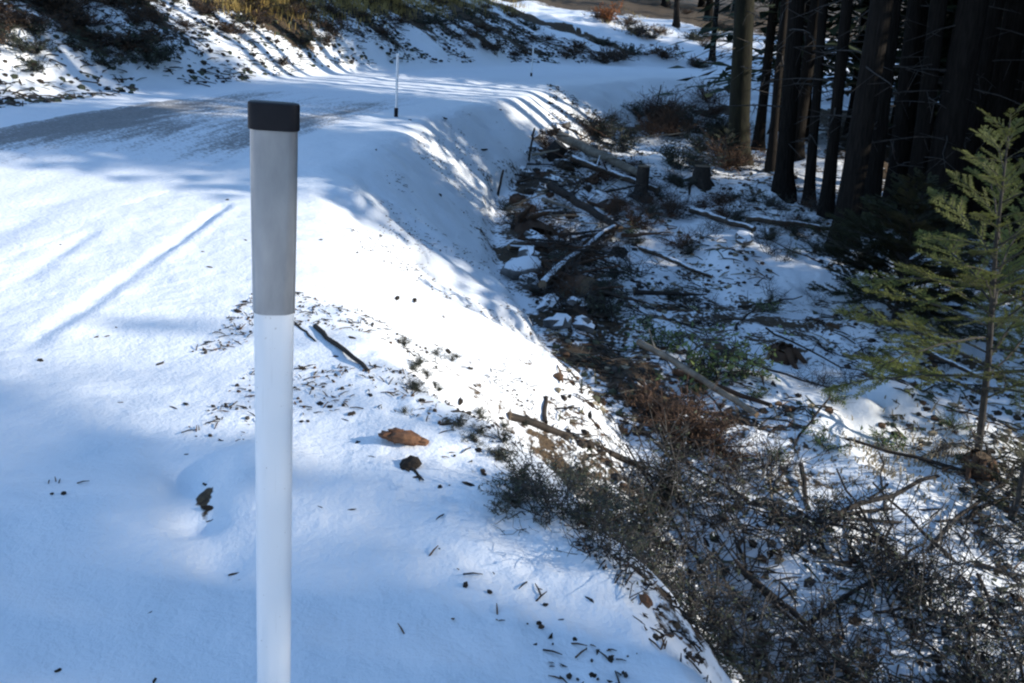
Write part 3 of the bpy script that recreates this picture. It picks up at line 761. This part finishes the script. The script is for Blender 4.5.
plog((548, 196), (618, 240), .06, .045, "dark log running down through the slash heap", .12, mat=M_LOGD, stubs=3)
plog((540, 300), (612, 240), .045, .03, "branching pole propped across the lower slash heap", .15, mat=M_LOG, stubs=3)
plog((505, 255), (600, 262), .03, .02, "thin pole lying level across the slash", .08, mat=M_LOG)
plog((640, 250), (712, 280), .035, .025, "slanting pole half sunk in the clearing's snow", .02, mat=M_LOG, stubs=2)
plog((690, 215), (752, 234), .05, .04, "old log behind the slash near the forest edge", .05, mat=M_LOG, stubs=2)
plog((745, 222), (832, 232), .045, .035, "snowy log lying level before the leaning trunk", .03, mat=M_LOG)
plog((730, 580), (810, 650), .02, .014, "dark log buried under brush in the shaded hollow", .10, mat=M_LOGD, stubs=2)
plog((820, 545), (930, 500), .017, .011, "thin dark pole in the brush below the grass patch", .16, mat=M_LOGD)
plog((905, 350), (985, 385), .03, .02, "grey pole lying behind the young fir's trunk", .05, mat=M_LOG)
def stump(px, py, r, h, label, lean=(0, 0), mat=M_LOGD, top=M_CUT, roots=6):
    p = at(px, py); t = thing("stump", label, "stump", p, (lean[0], lean[1], random.uniform(0, 6)))
    mb = MB(); mb.tube([(0, 0, -.2), (0, 0, 0), (0, 0, .08), (0, 0, h * .6), (.01, 0, h)], [r * 1.5, r * 1.4, r * 1.12, r, r * .95], 11, jag=.09); mb.build("bark", mat, t, True)
    c = MB(); c.tube([(.01, 0, h - .02), (.01, 0, h + .006)], [r * .93, r * .9], 11, cap1=True, jag=.05); c.build("cut_face", top, t)
    for k in range(roots):
        a = 6.283 * k / roots + random.uniform(-.3, .3); L = r * random.uniform(2, 3.6); s = MB()
        s.tube([(math.cos(a) * r * .7, math.sin(a) * r * .7, .1), (math.cos(a) * L * .6, math.sin(a) * L * .6, .03), (math.cos(a + .3) * L, math.sin(a + .3) * L, -.1)], [r * .4, r * .25, r * .08], 6, jag=.1); s.build("root", mat, t, True)
    return t
stump(640, 200, .10, .52, "tall dark broken stump standing in the slash heap")
stump(530, 236, .17, .24, "brown rotten stump on its side at the toe of the slope", (1.2, .3), M_ROT)
stump(572, 295, .15, .26, "tilted red-brown stump low in the slash heap", (-.9, .7), M_ROT)
stump(550, 160, .15, .32, "dark stump at the top of the slash heap by the lit crest", (.5, .2))
stump(978, 470, .07, .10, "small orange-brown stump at the foot of the young fir", (0, 0), M_ROT)
stump(700, 185, .14, .3, "dark stump in shade near the mossy trunk")
stump(783, 358, .09, .06, "low reddish stump among snow in the sunlit clearing", (0, 0), M_ROT)
def stone(p, r, label, mat=M_ROCK, name="stone", cat="stone", group=None, flat=.7, jag=.2):
    mb = MB(); mb.blob((0, 0, 0), (r * random.uniform(.85, 1.25), r * random.uniform(.8, 1.1), r * flat), 9, 6, jag)
    o = mb.build(name, mat, None, jag < .15); o.location = p; o.rotation_euler = (random.uniform(-.3, .3), random.uniform(-.3, .3), random.uniform(0, 6)); return tag(o, label, cat, group)
mb = MB(); mb.blob((0, 0, 0), (.062, .040, .024), 13, 7, .22); mb.blob((.055, .01, -.004), (.04, .022, .014), 9, 6, .25); mb.blob((-.045, -.006, -.003), (.035, .03, .016), 9, 6, .25)
o = mb.build("stone", M_ORANGE, None, False); o.location = at(403, 442) + Vector((0, 0, .018)); o.rotation_euler = (-.25, .12, -.1)
tag(o, "flat orange-brown stone sitting above a small hollow in the snow slope", "stone")
stone(at(408, 466) + Vector((0, 0, .0)), .04, "dark lump standing in for the dark hollow under the orange-brown stone", M_CLOD, "soil_clod", "soil clod", flat=.6)  # added lump, its dark colour stands for the shaded hollow below the stone
plog((407, 464), (421, 482), .010, .007, "short dark stick sliding down below the orange-brown stone", .0, mat=M_LOGD, name="stick", cat="stick")
stone(at(522, 270) + Vector((0, 0, .02)), .20, "flat-topped snow-covered stone in the slash", flat=.5, jag=.12)
stone(at(600, 205) + Vector((0, 0, .05)), .2, "rounded stone half buried between the logs")
stone(at(855, 262) + Vector((0, 0, .03)), .2, "snow-capped boulder in front of the leaning trunk")
stone(at(645, 602) + Vector((0, 0, .005)), .02, "small reddish stone on the lip of the near mound", M_ORANGE)
stone(at(745, 242) + Vector((0, 0, .03)), .16, "dark stone on the clearing's snow before the trees")
sl = "rough soil lump thrown among the slash"
random.seed(44)
for k in range(160):                                # root clods and bark slabs through the slash heap
    py = random.uniform(125, 330); e = 500 + max(0, (py - 230)) * .45 + max(0, 195 - py) * .55
    px = e + abs(random.gauss(0, 45)) + 4
    q = k % 3
    if q < 2: stone(at(px, py) + Vector((0, 0, .03)), random.uniform(.03, .12), sl if q == 0 else "snow-dusted soil lump thrown among the slash", random.choice((M_CLOD, M_ROT)) if q == 0 else M_ROCK, "soil_clod", "soil clod", "soil lumps in the slash" if q == 0 else "snowy soil lumps in the slash", .75, .32)
    else:
        a = at(px, py); az = random.uniform(-.9, .5); L = random.uniform(.3, 1.0); bx, by = a.x + L * math.cos(az), a.y + L * math.sin(az)
        b = Vector((bx, by, hz1(bx, by) + random.uniform(.02, .3)))
        log(a + Vector((0, 0, .04)), b, random.uniform(.010, .032), .008, "broken branch lying in the slash heap", random.choice((M_LOGD, M_LOGD, M_PALE, M_ROT)), "branch_piece", "branch", "broken branches in the slash", 6, .05, stubs=random.randrange(3))  # the pale wood among these paints some pieces as sunlit
for k in range(34):                                # loose branches out over the clearing and the hollow
    py = random.uniform(230, 660); px = random.uniform(540 + (py - 230) * .45, 1010)
    a = at(px, py); az = random.uniform(0, 6.28); L = random.uniform(.5, 1.5); bx, by = a.x + L * math.cos(az), a.y + L * math.sin(az)
    log(a + Vector((0, 0, .02)), Vector((bx, by, hz1(bx, by) + random.uniform(.0, .2))), random.uniform(.008, .02), .006, "loose bare branch lying on the clearing's snow", M_LOGD, "branch_piece", "branch", "loose branches over the clearing", 5, .06, stubs=random.randrange(3))
for (px, py, h, lab) in [(528, 160, .5, "thin upright stake at the lit crest of the slope"), (656, 108, .55, "short dark stake at the corner of the road shoulder"), (497, 195, .35, "dark leaning stake at the rim of the slash heap")]:
    p = at(px, py); log(p - Vector((0, 0, .1)), p + Vector((.06, 0, h)), .022, .016, lab, M_LOGD, "stake", "stake", None, 6, .02)

# dark clods and bits poking through the roadside snow
CL_PX = [(238, 312, 9), (245, 302, 6), (158, 365, 9), (40, 361, 6), (95, 338, 5), (108, 336, 5), (185, 404, 8), (174, 408, 6), (214, 410, 5), (222, 441, 6), (186, 455, 5), (120, 403, 4), (210, 508, 11), (213, 520, 8), (206, 485, 6), (236, 574, 7),
         (197, 437, 4), (212, 268, 5), (203, 252, 4), (227, 200, 4), (245, 240, 4), (60, 245, 4), (116, 328, 4), (396, 299, 8), (414, 300, 8), (352, 338, 7), (470, 369, 7), (447, 352, 8), (425, 349, 6), (435, 345, 5), (413, 355, 4), (336, 357, 6), (303, 369, 7),
         (370, 395, 7), (352, 414, 9), (330, 407, 6), (320, 404, 6), (345, 420, 5), (421, 401, 8), (460, 401, 9), (468, 413, 9), (455, 412, 8), (444, 425, 8), (474, 386, 6), (358, 443, 7), (301, 422, 6), (372, 457, 5), (500, 418, 6), (488, 428, 6), (478, 450, 8), (497, 460, 9), (484, 475, 8),
         (470, 485, 10), (450, 486, 6), (440, 487, 5), (408, 470, 9), (415, 478, 8), (349, 510, 6), (322, 508, 5), (430, 632, 5), (545, 605, 7), (558, 621, 7), (536, 645, 6), (590, 600, 8), (610, 660, 9), (592, 675, 8), (655, 638, 9), (60, 670, 8), (150, 613, 5), (155, 680, 7), (640, 622, 8), (625, 650, 6), (575, 640, 6), (700, 660, 9),
         (320, 240, 4), (357, 253, 4), (380, 236, 4), (415, 210, 4), (460, 225, 5), (440, 195, 5), (410, 120, 4), (444, 118, 5), (482, 150, 7), (376, 150, 4), (470, 165, 5), (500, 110, 4)]
random.seed(50); i = 0
for px, py, w in CL_PX:
    p, dep = ground_at(px, py); r = w / 2 * dep / F_PX
    o = stone(p + Vector((0, 0, r * .05)), r, "dark soil clod poking through the roadside snow", M_CLOD, "soil_clod", "soil clod", "soil clods in the roadside snow", random.uniform(.35, .65), .38)
    o.scale = random.choice(((1, 1, 1), (1.5, .6, .7), (.8, 1.2, .8), (1.9, .45, .5)))

# fine litter nobody could count: twigs and crumbs on the snow
def litter(name, n, sampler, lmin, lmax, mats, label):
    random.seed(60); mb = MB(); pts = []
    while len(pts) < n:
        q = sampler()
        if q is not None: pts.append(q)
    X = np.array([(p[0], p[1]) for p in pts]); Z = hz(X[:, 0], X[:, 1])
    for (x, y), z in zip(X, Z):
        l = random.uniform(lmin, lmax); a = random.uniform(0, 6.28); c = Vector((x, y, z + .004)); k = random.randrange(len(mats))
        if random.random() < .45:
            d = Vector((math.cos(a), math.sin(a), random.uniform(-.15, .35))) * l * .5; r = l * .025 + .0015
            mb.tube([c - d, c + Vector((0, 0, l * .06)), c + d], [r, r, r * .5], 3, mi=k)
        elif random.random() < .4:
            u = Vector((math.cos(a), math.sin(a), random.uniform(-.1, .5))) * l * .45; mb.card(c - u * .5, u, Vector((-math.sin(a), math.cos(a), random.uniform(-.5, .5))) * l * .3, mi=k)
        else: mb.blob(c, (l * .16, l * random.uniform(.1, .2), l * .11), 5, 3, .3, mi=k)
    return tag(mb.build(name, mats), label, "litter", None, 'stuff')
def samp_slope():
    ct = random.uniform(2.2, 13); x = random.uniform(-1.35, 1.2)
    if random.random() > (.25 + .75 * math.exp(-((ct - 3.9 - .2 * x) / .8) ** 2)): return None
    if vnoise(np.array([x * 2.2]), np.array([ct * 2.2]), 81)[0] < .02: return None
    return x, ct
litter("slope_litter", 5200, samp_slope, .008, .06, [M_CLOD, M_TWIG, M_LOGD, M_LEAFB], "crumbs and twigs scattered on the snow slope")
def samp_crest():
    x = random.gauss(.42, .30); y = random.gauss(2.15, .45)
    if x < .12 + .1 * (y - 2) and random.random() < .75: return None
    if vnoise(np.array([x * 4.2]), np.array([y * 4.2]), 87)[0] < .0: return None
    return x, y
litter("crest_litter", 800, samp_crest, .008, .06, [M_CLOD, M_TWIG, M_LOGD, M_LEAFB], "twigs and soil crumbs on the lip of the near snow mound")
def samp_clear():
    y = random.uniform(2.2, 20); x = random.uniform(.3, .62 * y + .6)
    if x > 7: return None
    if vnoise(np.array([x * 1.2]), np.array([y * 1.2]), 83)[0] < -.12: return None
    return x, y
litter("clearing_litter", 9000, samp_clear, .05, .26, [M_CLOD, M_TWIG, M_LOGD, M_LEAFD, M_LEAFB, M_STRAW], "twigs and needles strewn over the clearing's snow")
def samp_bank():
    x = random.uniform(-14, 3); y = random.uniform(9.5, 32)
    s = road_coord(np.array([x]), np.array([y]))[0][0]
    if s > -2.25 or s < -7: return None
    if vnoise(np.array([x * 1.1]), np.array([y * 1.1]), 85)[0] < -.22: return None
    return x, y
litter("bank_litter", 9000, samp_bank, .10, .42, [M_CLOD, M_TWIG, M_LEAFD], "dead stalks and clods on the cut bank")

# ------------------------------------------------------------------ labels: tell the repeats apart by size and by what they stand beside
def relabel(group_names, base, marks, small, big, fmt="{z} {b} {m}"):
    obs = [o for o in bpy.data.objects if o.parent is None and o.get('group') in group_names]
    for o in obs:
        z = "small" if o.scale.x < small else ("large" if o.scale.x > big else "")
        m = min(marks, key=lambda k: (k[0][0] - o.location.x) ** 2 + (k[0][1] - o.location.y) ** 2)[1]
        bse = base(o) if callable(base) else base
        o['label'] = " ".join(fmt.format(z=z, b=bse, m=m).split())
HOL = [((.75, 3.7), "just behind the near snow mound"), ((1.3, 2.6), "at the bottom corner beside the snow mound"), ((1.9, 3.2), "in the deepest shade of the hollow"), (at(990, 650)[:2], "at the lower outer corner of the hollow"),
       (at(990, 560)[:2], "below the fir seedling"), (at(915, 490)[:2], "below the straw grass patch"), (at(770, 610)[:2], "around the dark log in the hollow"), (at(700, 490)[:2], "below the red-brown brush heap"), (at(800, 500)[:2], "between brush heap and straw patch"), (at(860, 600)[:2], "amid the shaded hollow")]
relabel([g + " with leaves"], "grey leafy brushwood tangle", HOL, .85, 1.12)
relabel([g + " without leaves"], "bare twiggy brush", HOL, .85, 1.12)
BNK = [(at(20, 20)[:2], "on the bank's far end above the gravel"), (at(20, 70)[:2], "low on the bank above the gravel track"), (at(130, 25)[:2], "high on the bank short of the post's cap"), (at(150, 75)[:2], "at the bank's foot beyond the post's cap"), (at(260, 25)[:2], "high on the bank above the post's cap"),
       (at(280, 65)[:2], "low on the bank above the post's cap"), (at(395, 15)[:2], "on the bank's brow above the slim marker post"), (at(395, 50)[:2], "low on the bank behind the slim marker post"), (at(500, 15)[:2], "on the bank's brow past the slim marker post"), (at(500, 50)[:2], "low on the bank near the bend"), (at(590, 40)[:2], "at the bank's end by the rusty bush")]
for gname, bs in (("dark scrub on the bank", "dark scrub clump"), ("brown scrub on the bank", "brown scrub clump")): relabel([gname], bs, BNK, .5, .8)
SLA = [(at(560, 140)[:2], "at the top of the slash heap"), (at(520, 200)[:2], "at the rim of the slash heap by the slope"), (at(600, 190)[:2], "around the pale split log"), (at(650, 200)[:2], "around the tall broken stump"), (at(540, 260)[:2], "beside the flat-topped snowy stone"), (at(580, 300)[:2], "at the lower end of the slash heap"), (at(620, 250)[:2], "around the branching pole"), (at(720, 230)[:2], "toward the forest edge"), (at(700, 290)[:2], "out on the clearing's snow"), (at(600, 330)[:2], "at the toe of the sunlit slope")]
for gname, bs in (("dark scrub in the slash", "dark leafy scrub"), ("grey scrub in the slash", "bare grey scrub"), ("brown scrub in the slash", "brown dead scrub"), ("broken branches in the slash", "broken branch"), ("soil lumps in the slash", "rough dark soil lump"), ("snowy soil lumps in the slash", "snow-dusted soil lump")): relabel([gname], bs, SLA, .7, .95)
CLR = SLA[7:] + [(at(690, 420)[:2], "beside the red-brown brush heap"), (at(720, 360)[:2], "beside the bright green shrub"), (at(800, 350)[:2], "near the low reddish stump"), (at(850, 290)[:2], "in front of the leaning trunk"), (at(900, 380)[:2], "beneath the young fir's branches"), (at(940, 470)[:2], "by the straw grass patch"), (at(860, 440)[:2], "on open snow before the young fir"), (at(760, 520)[:2], "at the top of the shaded hollow"), (at(860, 600)[:2], "in the shaded hollow")]
for gname, bs in (("loose branches over the clearing", "loose bare branch"), ("low green sprigs in the clearing", "low green sprig"), ("low bare brush in the clearing", "low bare brush")): relabel([gname], bs, CLR, .45, .62)
NS = [(at(230, 310)[:2], "beside the post's grey band"), (at(60, 350)[:2], "at the lower end of the long wheel rut"), (at(180, 405)[:2], "on open snow beside the post's shaft"), (at(205, 510)[:2], "in the dark crease beside the hump"), (at(110, 640)[:2], "on the shaded snow at the bottom corner"), (at(215, 225)[:2], "at the far end of the wheel rut"), (at(410, 310)[:2], "on the brightest sunlit slope"), (at(330, 360)[:2], "around the dark stick"), (at(345, 410)[:2], "between stick and orange-brown stone"), (at(460, 405)[:2], "uphill of the slanting log"),
      (at(480, 460)[:2], "between orange-brown stone and brush"), (at(405, 470)[:2], "below the orange-brown stone"), (at(340, 510)[:2], "on the shaded mound beside the shaft"), (at(560, 620)[:2], "on the face of the near mound"), (at(640, 640)[:2], "on the lip of the near mound"), (at(340, 245)[:2], "high on the sunlit slope"), (at(440, 160)[:2], "on the shaded far slope"), (at(430, 118)[:2], "by the slim marker post")]
relabel(["tiny dark sprigs on the snow slope"], "tiny dark sprig", NS[6:14], .12, .17)
relabel(["soil clods in the roadside snow"], "dark soil clod", NS, 0, 9)
THK = [(at(610, 140)[:2], "above the slash heap"), (at(660, 115)[:2], "at the road shoulder's far corner"), (at(700, 110)[:2], "before the far snow slope"), (at(720, 150)[:2], "by the mossy trunk"), (at(670, 155)[:2], "in the middle of the thicket")]
relabel(["dark thicket under the road's bend"], "dark thicket bush", THK, 1.45, 1.75)
relabel(["bushes on the far slope"], "dark bush on the far snow slope", [(at(610, 30)[:2], "by the rusty bush"), (at(660, 30)[:2], "before the sunlit strip"), (at(640, 60)[:2], "just beyond the bend"), (at(700, 60)[:2], "near the thin distant tree"), (at(720, 30)[:2], "at the forest corner")], 1.1, 1.45)
relabel(["scrub on the back of the near snow mound"], "dark scrub", [(at(520, 500)[:2], "at the top of the mound's back"), (at(560, 485)[:2], "next to the slanting log"), (at(580, 525)[:2], "midway down the mound's back"), (at(620, 560)[:2], "low on the mound's back")], .43, .51)
named = [(o.location.copy(), o['label']) for o in bpy.data.objects if o.parent is None and o.get('category') == 'conifer tree' and o['label'] != fl]
SHORT = {"straight": "the mossy-footed trunk", "just behind the snowy": "the second trunk from the road", "thick conifer trunk leaning": "the leaning trunk", "thin dark conifer between": "the thin conifer beside the leaning trunk", "pole-thin": "the pole-thin conifer", "rising behind": "the trunk above the evergreen bush", "broad dark conifer trunk behind": "the broad trunk by the fir", "behind the tip": "the trunk at the fir's tip", "edge of view": "the outermost broad trunk", "two thicker": "the deep-shaded conifer", "sunlit strip": "the thin tree on the sunlit strip", "far snow slope": "the thin tree on the far slope", "just short": "the slim conifer short of the leaning trunk", "filling the gap": "the gap-filling trunk", "between the evergreen": "the trunk beside the broad one", "squeezed": "the squeezed-in trunk", "next behind": "the slim conifer by the mossy trunk", "deep behind": "the conifer behind the second trunk", "leader shoot": "the slim conifer at the leader shoot"}
short = [next((v for k, v in SHORT.items() if k in l), "the forest edge") for _, l in named]
for o in bpy.data.objects:
    if o.parent is None and o.get('category') == 'conifer tree' and o['label'] == fl and infr(o.location.x, o.location.y) and o.location.length < 40:
        a0 = math.atan2(o.location.x, o.location.y)
        k = min(range(len(named)), key=lambda i: abs(math.atan2(named[i][0].x, named[i][0].y) - a0))
        tr = [c for c in o.children if c.name.startswith('trunk')][0].scale.x * .2
        o['label'] = "%s dark conifer %s %s" % ("slim" if tr < .14 else ("stout" if tr > .185 else "mid-sized"), "close behind" if o.location.length < 19 else ("further back behind" if o.location.length < 28 else "deep in the forest behind"), short[k])
